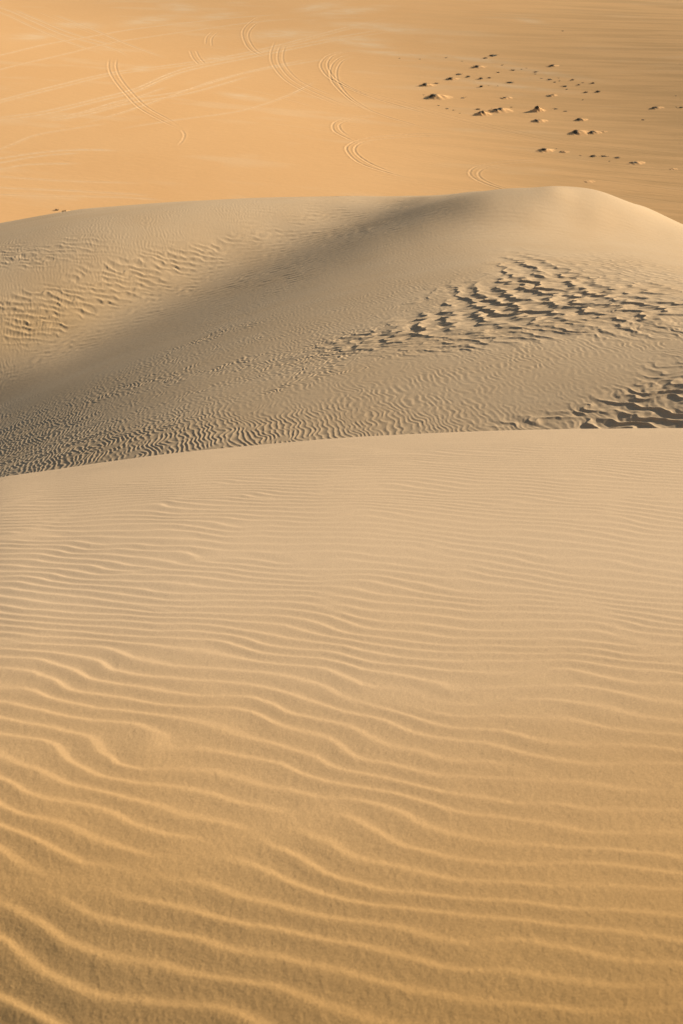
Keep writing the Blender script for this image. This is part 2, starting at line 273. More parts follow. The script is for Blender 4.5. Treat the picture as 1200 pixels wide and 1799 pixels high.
 -10164, -10069, -9975, -9882, -9783, -9690, -9592, -9502, -9409, -9322, -9236, -9158, -9091, -9029, -8975, -8929, -8890, -8854, -8828, -8804, -8786, -8776, -8752, -8756, -8735, -8743, -8730, -8728, -8714, -8706, -8696, -8701, -8707, -8707, -8711, -8727, -8767, -8824, -8871, -9058, -9266, -9431, -9585, -9749, -9938, -10130, -10319, -10504, -10689,
 -10431, -10360, -10253, -10177, -10066, -9976, -9873, -9780, -9682, -9592, -9502, -9422, -9352, -9289, -9234, -9188, -9150, -9117, -9090, -9067, -9048, -9038, -9021, -9012, -9001, -8998, -9025, -8995, -9021, -9053, -9081, -9103, -9119, -9132, -9145, -9161, -9184, -9223, -9305, -9440, -9610, -9790, -9975, -10168, -10367, -10570, -10774, -10976, -11175,
 -10517, -10548, -10401, -10374, -10263, -10203, -10108, -10031, -9939, -9856, -9773, -9696, -9632, -9568, -9511, -9462, -9426, -9395, -9370, -9345, -9321, -9310, -9308, -9361, -9371, -9371, -9384, -9401, -9434, -9477, -9521, -9558, -9587, -9606, -9620, -9634, -9657, -9704, -9784, -9899, -10047, -10223, -10418, -10624, -10834, -11044, -11254, -11462, -11669,
 -10876, -10756, -10662, -10563, -10469, -10382, -10307, -10229, -10152, -10068, -9986, -9916, -9847, -9814, -9778, -9746, -9710, -9685, -9679, -9682, -9676, -9667, -9695, -9737, -9773, -9801, -9830, -9867, -9911, -9961, -10010, -10053, -10086, -10108, -10123, -10139, -10167, -10217, -10294, -10402, -10542, -10712, -10905, -11113, -11326, -11539, -11750, -11960, -12168,
 -11239, -11113, -11007, -10905, -10810, -10710, -10632, -10566, -10481, -10400, -10306, -10225, -10153, -10128, -10093, -10052, -10018, -10032, -10053, -10073, -10091, -10113, -10146, -10187, -10232, -10278, -10325, -10375, -10428, -10481, -10531, -10574, -10607, -10629, -10645, -10664, -10695, -10746, -10823, -10930, -11068, -11234, -11422, -11627, -11838, -12051, -12261, -12469, -12677,
 -11673, -11554, -11440, -11332, -11230, -11135, -11048, -10967, -10884, -10800, -10716, -10639, -10577, -10532, -10497, -10471, -10461, -10473, -10498, -10530, -10565, -10604, -10646, -10691, -10742, -10796, -10853, -10910, -10967, -11021, -11070, -11111, -11142, -11164, -11181, -11200, -11233, -11286, -11364, -11471, -11609, -11773, -11958, -12159, -12367, -12576, -12784, -12991, -13196,
 -12173, -12055, -11939, -11828, -11723, -11624, -11532, -11443, -11358, -11275, -11196, -11126, -11066, -11018, -10985, -10969, -10969, -10983, -11010, -11046, -11088, -11134, -11183, -11234, -11287, -11344, -11402, -11461, -11519, -11573, -11621, -11660, -11690, -11711, -11727, -11748, -11781, -11835, -11914, -12023, -12160, -12324, -12507, -12705, -12910, -13117, -13322, -13527, -13730,
 -12726, -12605, -12487, -12374, -12267, -12166, -12070, -11979, -11892, -11810, -11734, -11666, -11609, -11563, -11533, -11520, -11524, -11541, -11569, -11605, -11647, -11695, -11746, -11799, -11854, -11910, -11968, -12027, -12084, -12137, -12183, -12221, -12250, -12270, -12286, -12306, -12340, -12395, -12475, -12584, -12722, -12885, -13068, -13264, -13467, -13672, -13876, -14078, -14280,
 -13310, -13188, -13070, -12957, -12849, -12747, -12650, -12558, -12471, -12389, -12315, -12248, -12192, -12148, -12120, -12107, -12111, -12129, -12156, -12191, -12232, -12278, -12329, -12381, -12436, -12491, -12548, -12605, -12661, -12713, -12758, -12795, -12824, -12843, -12859, -12879, -12913, -12968, -13048, -13158, -13296, -13459, -13642, -13837, -14040, -14243, -14446, -14647, -14848,
 -13915, -13794, -13675, -13562, -13454, -13352, -13255, -13164, -13077, -12996, -12921, -12855, -12800, -12757, -12729, -12716, -12719, -12736, -12762, -12795, -12834, -12878, -12927, -12979, -13032, -13087, -13142, -13198, -13253, -13303, -13348, -13385, -13413, -13432, -13448, -13468, -13502, -13557, -13637, -13747, -13886, -14049, -14231, -14427, -14629, -14832, -15034, -15234, -15434,
 -14537, -14416, -14298, -14185, -14077, -13975, -13879, -13788, -13702, -13621, -13546, -13480, -13425, -13382, -13354, -13340, -13342, -13358, -13383, -13414, -13452, -13495, -13542, -13592, -13644, -13698, -13752, -13807, -13861, -13911, -13956, -13992, -14020, -14039, -14054, -14074, -14108, -14163, -14244, -14354, -14493, -14656, -14838, -15034, -15236, -15439, -15641, -15841, -16041,
 -15174, -15053, -14936, -14823, -14716, -14615, -14519, -14428, -14342, -14261, -14187, -14121, -14065, -14022, -13993, -13979, -13981, -13995, -14019, -14049, -14086, -14127, -14174, -14223, -14274, -14326, -14381, -14435, -14488, -14538, -14583, -14619, -14646, -14665, -14681, -14701, -14735, -14789, -14870, -14980, -15119, -15282, -15465, -15661, -15863, -16066, -16268, -16468, -16668,
 -15827, -15707, -15590, -15477, -15370, -15270, -15174, -15084, -14998, -14917, -14843, -14777, -14721, -14677, -14648, -14634, -14634, -14648, -14671, -14701, -14737, -14778, -14823, -14872, -14922, -14974, -15028, -15082, -15135, -15185, -15229, -15266, -15293, -15312, -15327, -15347, -15381, -15436, -15517, -15627, -15766, -15929, -16112, -16307, -16510, -16713, -16915, -17115, -17315,
 -16497, -16377, -16260, -16148, -16042, -15941, -15846, -15756, -15670, -15590, -15515, -15449, -15392, -15349, -15319, -15304, -15305, -15318, -15341, -15370, -15406, -15446, -15492, -15540, -15590, -15642, -15695, -15749, -15803, -15852, -15897, -15933, -15960, -15979, -15995, -16015, -16048, -16103, -16184, -16294, -16433, -16596, -16779, -16975, -17177, -17381, -17583, -17783, -17983,
 -17185, -17065, -16948, -16836, -16730, -16629, -16534, -16444, -16358, -16278, -16203, -16137, -16080, -16036, -16007, -15992, -15992, -16005, -16028, -16057, -16092, -16133, -16178, -16226, -16276, -16328, -16381, -16435, -16489, -16538, -16583, -16619, -16646, -16665, -16681, -16701, -16735, -16789, -16870, -16980, -17119, -17282, -17465, -17661, -17864, -18067, -18269, -18470, -18670,
 -17887, -17767, -17650, -17538, -17432, -17332, -17237, -17146, -17061, -16980, -16906, -16839, -16783, -16739, -16709, -16694, -16694, -16707, -16730, -16759, -16794, -16835, -16880, -16928, -16978, -17030, -17083, -17137, -17191, -17240, -17285, -17321, -17348, -17367, -17383, -17403, -17437, -17492, -17572, -17682, -17821, -17985, -18167, -18363, -18566, -18769, -18972, -19172, -19372,
 -18599, -18480, -18363, -18251, -18145, -18044, -17949, -17859, -17774, -17693, -17618, -17552, -17495, -17451, -17421, -17406, -17406, -17420, -17442, -17472, -17507, -17547, -17593, -17641, -17691, -17743, -17796, -17850, -17904, -17954, -17998, -18034, -18062, -18081, -18096, -18116, -18150, -18205, -18286, -18396, -18534, -18698, -18881, -19077, -19279, -19483, -19685, -19886, -20086,
 -19317, -19198, -19081, -18969, -18863, -18763, -18668, -18577, -18492, -18411, -18336, -18270, -18213, -18169, -18139, -18124, -18124, -18138, -18160, -18190, -18225, -18265, -18311, -18359, -18409, -18461, -18515, -18569, -18622, -18672, -18717, -18753, -18780, -18799, -18815, -18835, -18869, -18924, -19004, -19114, -19253, -19417, -19599, -19795, -19998, -20202, -20404, -20605, -20805,
]
HN = (60, 49); HB0, HB1 = -.37, .37; HL0, HL1 = math.log(18), math.log(112)
HZ = np.array(HEIGHTS, float).reshape(HN)/400.
HP = np.pad(np.pad(HZ, 1, mode='reflect', reflect_type='odd'), ((0, 1), (0, 1)), mode='edge')

def mid_raw(x, y):
    yc = np.clip(y, 18.01, 110.)
    fb = np.clip((x/y-HB0)/(HB1-HB0)*(HN[1]-1), 0, HN[1]-1.001); fl = (np.log(yc)-HL0)/(HL1-HL0)*(HN[0]-1)
    ib = fb.astype(int); il = fl.astype(int); tb = fb-ib; tl = fl-il
    W = lambda t: [(1-t)**3/6, (3*t**3-6*t**2+4)/6, (-3*t**3+3*t**2+3*t+1)/6, t**3/6]
    wb = W(tb); wl = W(tl); o = 0
    for a in range(4):
        for b in range(4): o = o+wl[a]*wb[b]*HP[il+a, ib+b]
    return o-.62*(np.maximum(y, 110)-110)
mid_base = mid_raw

def build_mid():
    nr, nc = int(1500*Q), int(1350*Q)
    ys = np.concatenate([np.geomspace(19.5, 82, nr), np.geomspace(82.5, 150, int(140*Q))])
    x, y = fan(ys, .36, nc)
    z = mid_base(x, y)
    u, v = proj(x, y, z)
    n = 2048; tx = .02
    wn = fbm(1024, .08, 8, .5, 2.0)
    wn2 = fbm(1024, .05, 2.5, .35, 2.0)
    wob = lambda s: (x+s*wn2(x, y), y+s*wn2(x+13, y+7))
    q1 = wn(x, y); q2 = wn(x+31, y+17)
    h = np.zeros_like(z)
    seen = v <= np.minimum.accumulate(v, 0)+.5
    seen = v <= np.minimum.accumulate(v, 0)+.5
    seen = v <= np.minimum.accumulate(v, 0)+.5
    seen = v <= np.minimum.accumulate(v, 0)+.5
    seen = v <= np.minimum.accumulate(v, 0)+.5
    seen = v <= np.minimum.accumulate(v, 0)+.5
    seen = v <= np.minimum.accumulate(v, 0)+.5
    seen = v <= np.minimum.accumulate(v, 0)+.5
    def set_of(cu, cv, gu, gv):                    # ripple bearing and wavelength on the ground for a spacing seen at one spot
        k = np.argmin((u[::6, ::6]-cu)**2+(v[::6, ::6]-cv)**2+1e6*~seen[::6, ::6]); k = np.unravel_index(k, u[::6, ::6].shape)
        X0, Y0 = x[::6, ::6][k], y[::6, ::6][k]; e = .4
        P = lambda a, b: np.array(proj(a, b, mid_base(np.array([a]), np.array([b]))[0]))
        jx = (P(X0+e, Y0)-P(X0-e, Y0))/(2*e); jy = (P(X0, Y0+e)-P(X0, Y0-e))/(2*e)
        gx, gy = jx@np.array([gu, gv]), jy@np.array([gu, gv])
        return 1/math.hypot(gx, gy), math.atan2(gy, gx)
    def wset(n_, t_, spot, sk, sa):
        lam, ang = set_of(*spot); return wave(n_, t_, lam, ang, sk, sa), lam
    # --- small ripples over the whole dune, crests running mostly away from the camera
    R1, lR1 = wset(n, tx, (1020, 410, -.12/5.2, 1/5.2), 0.12, 8)
    R2, lR2 = wset(n, tx, (450, 450, .2/6.5, 1/6.5), 0.12, 9)
    R3, lR3 = wset(n, .015, (200, 770, 1/9.4, -.28/9.4), 0.08, 7.5)
    R4, lR4 = wset(n, tx, (640, 650, .6/8, -.8/8), 0.18, 16)
    px, py = wob(.05)
    r1, r2, r4 = R1(px, py), R2(px, py), R4(px, py)
    flank = np.clip(nzone(u, v, 470, 450, 420, 75, -24, 3)+.6*nzone(u, v, 150, 590, 200, 40, -30, 3), 0, 1)
    hump = np.clip(nzone(u, v, 1020, 410, 330, 75, 8, 3), 0, 1)
    rest = np.clip(1-flank-hump, 0, 1)
    calm = nzone(u, v, 130, 650, 260, 36, -24, 3)*.9+nzone(u, v, 640, 480, 200, 40, -28, 3)*.5+nzone(u, v, 560, 690, 90, 14, -10)*.5
    calm = np.clip(calm, 0, .95)
    patch = .55+.45*np.tanh(1.3*q1)
    h += .026*lR1*crest(r1, .6, .6)*env(r1)*hump*(.6+.4*patch)
    h += .07*lR2*crest(r2, .6, .6)*env(r2)*flank*(.5+.6*patch)*(1-calm)
    # --- strong ripples beside the near crest, lower left
    vn = np.interp(u, [-200, 0, 300, 600, 900, 1200, 1400], [700, 722, 726, 712, 705, 690, 690])+10*q2
    strong = sst(-30, 45, v-vn)*np.interp(u, [-200, 500, 800, 1000], [1, 1, .55, .15])
    zz = wave(1024, .03, .42, math.radians(90), .35, 25)(x, y).real
    h += .05*lR4*crest(r4, .6, .5)*env(r4)*rest*(.35+.8*patch)*(1-calm)*(1-.85*strong)
    qx, qy = wob(.045); qx = qx+.013*zz
    r3 = R3(qx, qy)
    h += .125*lR3*cusp(r3, 2.2, 1.9)*env(r3, .1, .7)*strong
    # --- patches of coarser ripples in the trough
    R5, lR5 = wset(n, tx, (400, 630, .95/9.5, -.35/9.5), 0.16, 17)
    r5 = R5(*wob(.08))
    blot = np.zeros_like(z)
    for (cu, cv, ru, rv, an) in ((370, 605, 95, 26, -18), (300, 660, 90, 20, -20), (450, 690, 85, 16, -16), (590, 615, 120, 26, -14),
                                 (680, 590, 80, 22, -10), (560, 650, 110, 20, -14), (220, 690, 80, 14, -18), (700, 640, 120, 22, -10),
                                 (420, 640, 60, 14, -14), (1130, 560, 140, 26, 6)):
        blot = np.maximum(blot, nzone(u, v, cu, cv, ru, rv, an, 3))
    blot = blot*sst(-.9, .5, q1+.6*q2)
    h += .085*lR5*crest(r5, .62, .4)*env(r5, .2, .9)*blot
    # --- lobed slip-face ripples (barchanoid) on the hump's shoulder
    G1, lG1 = wset(1024, .05, (850, 545, -.40/27, 1/27), 0.17, 14)
    G1b, lG1b = wset(1024, .05, (900, 590, -.14/10, 1/10), 0.18, 16)
    sc1 = wave(1024, .05, .8, set_of(850, 545, -.33/24, 1/24)[1]+math.pi/2, .5, 45)(x, y).real
    g1 = G1(*wob(.10))*np.exp(1j*.7*sc1); g1b = G1b(*wob(.1))
    m1 = np.clip(nzone(u, v, 860, 540, 160, 48, -9, 4)+nzone(u, v, 960, 495, 90, 38, 20, 4)+.8*nzone(u, v, 1110, 535, 170, 44, 4, 3)+.6*nzone(u, v, 690, 592, 80, 20, -14, 4), 0, 1)
    m1 = m1*sst(-1.3, .5, q2+.5*wn2(x*.45, y*.45)+1.3*m1)
    m1s = np.clip(nzone(u, v, 1060, 560, 190, 34, 4, 4)+nzone(u, v, 900, 590, 220, 18, -8, 4)+nzone(u, v, 640, 600, 90, 22, -12, 4)+.6*nzone(u, v, 1090, 478, 130, 30, 8, 4), 0, 1)*(1-.93*m1)
    h *= 1-.7*m1
    h += .10*lG1*cusp(g1, 3.2, 1.7)*env(g1, .0, .35)*m1
    h += .085*lG1b*cusp(g1b)*env(g1b, .05, .7)*m1s
    # --- long slip faces at the lower right
    G2, lG2 = wset(1024, .04, (1100, 715, -.22/18, 1/18), 0.15, 13)
    g2 = G2(*wob(.12))*np.exp(1j*.5*sc1)
    m2 = np.clip(nzone(u, v, 1200, 715, 220, 48, -8, 4)+.7*nzone(u, v, 1000, 745, 130, 18, 0, 4)+.4*nzone(u, v, 1180, 660, 60, 40, 0, 3), 0, 1)
    h += .125*lG2*cusp(g2)*env(g2, .05, .7)*m2
    # --- low broken ripples on the sunlit left dune
    G3, lG3 = wset(1024, .05, (150, 515, -.2/10.5, 1/10.5), .18, 12)
    g3 = G3(*wob(.07))
    m3 = np.clip(nzone(u, v, 190, 500, 190, 42, -18, 4)+nzone(u, v, 40, 560, 120, 45, -10, 4)+.75*nzone(u, v, 80, 445, 110, 26, -8, 4)+.5*nzone(u, v, 380, 440, 110, 22, -14, 4), 0, 1)
    m3 = m3*sst(-1.2, .3, q1+.9*m3)
    h += .135*lG3*cusp(g3)*env(g3, .05, .7)*m3
    fade = sst(17, 22, y)
    z = z+h*fade
    lump = fbm(1024, .04, .5, .08, 1.4)
    z = z+.0007*lump(x, y)
    gold = np.clip(nzone(u, v, 150, 520, 260, 60, -18, 2)*.3+nzone(u, v, 60, 580, 130, 40, -18, 2)*.35, 0, 1)
    return grid_mesh('middle_dune', x, y, z, M_mid, {'gold': np.clip(gold, 0, 1)})

# ------------------------------------------------------------------ the plain far below
ZG = -60.0
TRACKS = [  # wheel tracks: (depth, list of picture points from which the ground points are found)
 (1.0, [(192,100),(191,120),(200,140),(220,165),(245,190),(290,215),(322,229)]),
 (1.0, [(206,100),(204,118),(212,138),(232,163),(258,188),(300,212),(320,226)]),
 (.8, [(318,227),(324,236),(321,246),(312,256)]),
 (1.0, [(500,25),(460,28),(438,40),(426,56),(432,78),(446,92),(475,106)]),
 (1.0, [(500,36),(460,38),(445,46),(436,60),(440,75),(452,90),(470,98)]),
 (.9, [(484,70),(476,92),(478,112),(498,138),(530,158),(570,175),(605,190)]),
 (.9, [(494,76),(488,94),(490,112),(508,136),(540,156),(580,174),(620,190)]),
 (.8, [(502,78),(497,96),(500,113),(520,137),(550,154),(600,174)]),
 (.9, [(374,55),(363,65),(361,78)]), (.9, [(383,56),(372,67),(372,82)]),
 (.9, [(333,88),(339,102),(350,114)]), (.9, [(344,88),(350,101),(360,112)]),
 (1.3, [(640,84),(600,90),(575,98),(563,112),(567,125),(580,138),(610,154),(650,170),(700,186),(760,203)]),
 (1.3, [(650,88),(610,91),(585,98),(575,112),(580,127),(592,140),(620,156),(660,172)]),
 (1.2, [(630,92),(602,99),(586,110),(580,125),(583,142),(596,158),(615,175),(640,190),(665,203)]),
 (1.2, [(640,95),(607,104),(595,115),(591,130),(596,147),(612,168),(635,185),(665,200),(720,217),(770,231)]),
 (1.2, [(672,202),(635,204),(603,209),(588,215),(584,222),(588,231),(602,239),(625,250)]),
 (1.2, [(672,204),(635,207),(610,212),(597,218),(596,224),(602,232),(618,242)]),
 (.5, [(605,219),(640,224),(690,231),(740,240)]),
 (1.5, [(800,237),(745,235),(690,238),(648,242),(622,249),(609,258),(610,266),(620,278),(640,290),(680,303),(730,316)]),
 (1.5, [(800,240),(745,239),(695,242),(655,246),(632,252),(623,261),(627,271),(643,283),(668,295),(705,308)]),
 (1.2, [(960,281),(900,282),(860,287),(834,294),(825,303),(831,312),(850,322),(880,332),(920,344)]),
 (1.2, [(960,284),(905,286),(868,291),(848,297),(840,305),(846,314),(866,324),(900,335)]),
 (.9, [(0,97),(80,78),(160,64),(250,49),(400,32),(520,24)]), (.8, [(0,122),(110,96),(220,71),(420,42),(560,30)]),
 (.9, [(0,176),(100,150),(200,127),(300,114),(420,95),(600,50),(700,28)]), (.8, [(0,180),(100,155),(200,131),(300,118),(420,99),(600,54),(700,33)]),
 (1., [(0,206),(80,195),(180,171),(240,155),(330,119),(480,88),(600,64),(720,44)]), (.9, [(0,211),(80,200),(180,176),(240,160),(330,124),(480,93),(600,69),(720,50)]),
 (1., [(40,215),(140,198),(220,175),(320,160),(440,125),(560,100)]), (.9, [(60,216),(150,202),(230,181),(330,164),(450,130)]),
 (.8, [(130,222),(220,196),(310,165),(420,130),(600,98)]), (.7, [(100,210),(200,185),(300,150)]),
 (.7, [(200,228),(300,212),(420,195),(500,170),(560,140)]), (.6, [(0,262),(60,238),(120,227),(200,215)]),
 (.9, [(0,278),(70,268),(140,263),(220,265)]), (.8, [(0,286),(70,274),(150,268)]), (.8, [(0,297),(50,289),(150,287)]),
 (.6, [(0,342),(80,344),(200,346),(300,352)]), (.6, [(0,330),(120,335),(280,344)]), (.5, [(0,310),(120,318),(260,322)]),
 (.8, [(5,15),(60,38),(115,62),(200,86),(232,104)]), (.8, [(18,14),(75,38),(130,60),(215,84)]), (.7, [(0,22),(50,44),(110,70),(190,98)]),
 (.7, [(90,24),(150,46),(230,80),(300,105)]), (.6, [(60,18),(140,50),(240,90)]),
 (.8, [(600,148),(640,166),(700,182),(760,200),(850,222),(980,250),(1100,266),(1250,282)]), (.8, [(600,144),(640,161),(700,177),(760,195),(850,217),(980,245),(1100,261),(1250,277)]),
 (.6, [(840,230),(980,258),(1100,272),(1250,290)]), (.6, [(700,250),(850,262),(1000,282),(1250,308)]), (.6, [(900,262),(1050,284),(1250,302)]),
 (.7, [(940,290),(1050,300),(1250,316)]), (.7, [(960,300),(1080,312),(1250,330)]), (.8, [(1000,310),(1100,322),(1250,342)]), (.8, [(1060,330),(1150,340),(1250,350)]), (.8, [(1080,340),(1160,352),(1250,362)]),
 (.6, [(720,260),(800,280),(900,300)]), (.5, [(700,275),(800,295)]), (.5, [(640,305),(760,325),(860,338)]),
 (.9, [(1145,124),(1175,114),(1230,108)]), (.9, [(1152,130),(1180,118),(1230,112)]),
 (.5, [(1000,30),(1100,45),(1230,70)]), (.5, [(1020,48),(1120,62),(1230,84)]), (.5, [(960,20),(1080,28),(1230,50)]), (.4, [(860,55),(980,75),(1100,100)]),
 (.5, [(1130,150),(1190,162)]), (.5, [(470,215),(540,225),(620,238)]), (.5, [(480,230),(560,242)]), (.5, [(400,150),(470,165),(560,190)]),
]
def catmull(pts, step=.5):
    p = np.array(pts, float); p = np.vstack([2*p[0]-p[1], p, 2*p[-1]-p[-2]])
    out = []
    for i in range(1, len(p)-2):
        L = np.hypot(*(p[i+1]-p[i])); k = max(2, int(L/step))
        t = np.linspace(0, 1, k, endpoint=False)[:, None]
        a, b, c, d = p[i-1], p[i], p[i+1], p[i+2]
        out.append(.5*(2*b+(c-a)*t+(2*a-5*b+4*c-d)*t**2+(3*b-a-3*c+d)*t**3))
    return np.vstack(out+[p[-2][None]])

def plain_z(x, y, f=None):
    z = ZG+.9*np.sin(x/37+1.)*np.cos(y/51.)+.5*np.sin((x+y)/23.)+.0006*np.clip(x-5, 0, 200)**2
    return z
def plain_point(u, v):
    zg = ZG
    for _ in range(6):
        x, y = on_plane(u, v, zg); zg = float(plain_z(np.array(x), np.array(y)))
    return x, y, zg

def build_plain():
    nr, nc = int(1250*Q), int(1500*Q)
    ys = np.concatenate([np.geomspace(60, 158, int(40*Q)+8), np.linspace(160, 345, nr), np.geomspace(346, 3500, int(60*Q)+10)])
    sm = .36
    x, y = fan(ys, sm, nc)
    z = plain_z(x, y)
    wn = fbm(1024, .5, 60, 2, 2.0)
    wn2 = fbm(2048, .13, 7, .9, 1.2, ax=1.0, ay=.3, ang=math.radians(-14))
    streak = fbm(1024, .5, 60, 9, 2.0, ax=1.0, ay=.22, ang=math.radians(-14))
    tr = np.zeros_like(z); trc = np.zeros_like(z)
    s = np.linspace(-sm, sm, nc)
    for dep, pts in TRACKS:
        if pts[0][0] <= 6: pts = [(pts[0][0]-90, 2*pts[0][1]-pts[1][1])]+pts
        g = np.array([plain_point(a, b)[:2] for a, b in pts])
        c = catmull(g, 1.2)
        d = np.full_like(z, 9.0, dtype=np.float32) if False else None
        r0 = np.searchsorted(ys, c[:, 1].min()-1.2); r1 = np.searchsorted(ys, c[:, 1].max()+1.2)
        sv = c[:, 0]/c[:, 1]
        c0 = max(0, np.searchsorted(s, sv.min()-.006)); c1 = min(nc, np.searchsorted(s, sv.max()+.006))
        if r1-r0 < 2 or c1-c0 < 2: continue
        D = np.full((r1-r0, c1-c0), 9.0, np.float32); T = np.zeros_like(D)
        X = x[r0:r1, c0:c1]; Y = y[r0:r1, c0:c1]
        for i in range(len(c)-1):
            a, b = c[i], c[i+1]
            q0 = np.searchsorted(ys[r0:r1], min(a[1], b[1])-.9); q1 = np.searchsorted(ys[r0:r1], max(a[1], b[1])+.9)
            sa, sb = sorted((a[0]/a[1], b[0]/b[1]))
            k0 = np.searchsorted(s[c0:c1], sa-.006); k1 = np.searchsorted(s[c0:c1], sb+.006)
            if q1 <= q0 or k1 <= k0: continue
            xx = X[q0:q1, k0:k1]; yy = Y[q0:q1, k0:k1]
            e = b-a; LL = e@e+1e-9
            t = np.clip(((xx-a[0])*e[0]+(yy-a[1])*e[1])/LL, 0, 1)
            dd = np.hypot(xx-a[0]-t*e[0], yy-a[1]-t*e[1])
            sub = D[q0:q1, k0:k1]; m = dd < sub
            sub[m] = dd[m]; T[q0:q1, k0:k1][m] = (i+t[m])/(len(c)-1)
        p0, p1 = pts[0], pts[-1]
        dim = 1.0 if min(p[0] for p in pts) < 590 or abs(p1[1]-p0[1]) > .4*abs(p1[0]-p0[0]) else .12
        ends = sst(0, .12, T)*sst(1, .85, T)*dep
        gap = .75+.25*np.tanh(2*wn2(X*1.3, Y*1.3))
        tr[r0:r1, c0:c1] += (-.025*np.exp(-(D/.13)**2)+.018*np.exp(-((D-.30)/.13)**2))*ends*gap
        trc[r0:r1, c0:c1] = np.maximum(trc[r0:r1, c0:c1], np.exp(-(D/(.45 if p1[0]-p0[0] > 190 else .26))**2)*np.minimum(ends, .9)*gap*dim*(.68 if p1[0]-p0[0] > 190 else .32))
    z = z+tr
    u, v = proj(x, y, z)
    z = z+.0022*wn2(x, y)
    st = streak(x, y)
    lines = fbm(1024, .4, 90, 9, 1.3, ax=1.0, ay=.07, ang=math.radians(-20))(x, y)
    pale = sst(.6, 2.8, st+.5*wn(x, y))*.28
    for (cu, cv, ru, rv, an) in ((315,13,32,8,6), (265,35,48,7,-8), (135,44,40,6,2), (385,28,36,5,-6), (610,20,60,6,-5), (650,45,70,6,3), (500,60,60,8,-2), (640,78,50,5,6),
                                 (700,52,60,5,4), (560,12,40,6,-8), (385,102,26,4,2), (430,170,40,5,8), (250,120,24,5,0), (620,70,50,6,2), (930,36,30,4,10), (60,64,40,6,-3), (840,105,80,4,6), (890,150,110,4,6), (960,128,90,4,8),(700,95,70,4,5)):
        pale = np.maximum(pale, .7*nzone(u, v, cu, cv, ru, rv, an, 2.5)*(.75+.35*np.tanh(wn2(x*.5, y*.5)+.3)))
    pale = np.clip(np.maximum(pale*.8, trc*.95), 0, 1)
    dark_right = np.clip(sst(500, 1250, u)*(.64+.20*np.tanh(.3*st+.9*lines)), 0, 1)  # plain turns darker and streakier towards the right
    return grid_mesh('desert_plain', x, y, z, M_far, {'pale': pale, 'dark_right': dark_right})

near = build_near(); mid = build_mid(); plain = build_plain()

# ------------------------------------------------------------------ scrub on the plain
def plain_mat(name, col, rough=.9):
    m = bpy.data.materials.new(name); m.use_nodes = True
    nt = m.node_tree; b = nt.nodes['Principled BSDF']; b.inputs['Roughness'].default_value = rough
    n = nt.nodes.new('ShaderNodeTexNoise'); n.inputs['Scale'].default_value = 9; n.inputs['Detail'].default_value = 3
    tc = nt.nodes.new('ShaderNodeTexCoord'); nt.links.new(tc.outputs['Object'], n.inputs['Vector'])
    x = nt.nodes.new('ShaderNodeMix'); x.data_type = 'RGBA'
    x.inputs[6].default_value = (*[c*.6 for c in col], 1); x.inputs[7].default_value = (*[min(1, c*1.5) for c in col], 1)
    nt.links.new(n.outputs['Fac'], x.inputs[0]); nt.links.new(x.outputs[2], b.inputs['Base Color'])
    return m
M_leaf = plain_mat('scrub_foliage', (.085, .066, .036))
M_twig = plain_mat('dry_twigs', (.16, .11, .06))

def link(name, verts, faces, mat, parent=None, smooth_=False):
    me = bpy.data.meshes.new(name); me.from_pydata(verts, [], faces); me.materials.append(mat)
    if smooth_: me.polygons.foreach_set('use_smooth', [True]*len(me.polygons))
    o = bpy.data.objects.new(name, me); COL.objects.link(o)
    if parent: o.parent = parent
    return o

def leaves(n, w, d, h, x0=0, z0=None):
    """n small leaf faces spread through a low, lumpy crown w wide, d deep, h high"""
    V = []; Fc = []
    k = max(2, int(n/40))
    lobes = [(random.uniform(-.42, .42)*w, random.uniform(-.4, .4)*d, random.uniform(.45, 1.)) for _ in range(k)]
    nu, nv = 14, 6                                 # dense matted heart of the bush
    ph = random.uniform(0, 6)
    for q in range(nv+1):
        t = q/nv
        for p in range(nu):
            a = p*6.2832/nu; rr = (1-t**1.5)*(.40+.07*math.sin(3*a+ph)+.05*math.sin(7*a+ph*2))+.004
            px, py = rr*w*math.cos(a), rr*d*math.sin(a)
            pz = h*.62*math.sin(t*1.57)*(1+.15*math.sin(5*a+9*t+ph))-.03
            V.append((px+x0, py, pz+(z0(px+x0, py) if z0 else 0)))
    for q in range(nv):
        for p in range(nu):
            a = q*nu+p; b = q*nu+(p+1) % nu; Fc.append((a, b, b+nu, a+nu))
    for _ in range(n):
        lx, ly, lh = random.choice(lobes)
        a = random.uniform(0, 6.283); rr = random.random()**.5
        px = lx+rr*math.cos(a)*w*.28; py = ly+rr*math.sin(a)*d*.3
        pz = random.random()**.8*h*lh*math.sqrt(max(0, 1-rr*rr*.8))
        if z0: pz += z0(px+x0, py)
        L = random.uniform(.09, .2)*max(.35, min(1, h*1.3)); wd = L*random.uniform(.35, .6)
        yaw = random.uniform(0, 6.283); el = random.uniform(.1, 1.3)
        ux, uy, uz = math.cos(yaw)*math.cos(el)*L, math.sin(yaw)*math.cos(el)*L, math.sin(el)*L
        sx, sy = -math.sin(yaw)*wd*.5, math.cos(yaw)*wd*.5
        i = len(V)
        V += [(px+x0-sx*.4, py-sy*.4, pz), (px+x0+ux*.5+sx, py+uy*.5+sy, pz+uz*.5), (px+x0+ux, py+uy, pz+uz), (px+x0+ux*.5-sx, py+uy*.5-sy, pz+uz*.5)]
        Fc.append((i, i+1, i+2, i+3))
    return V, Fc

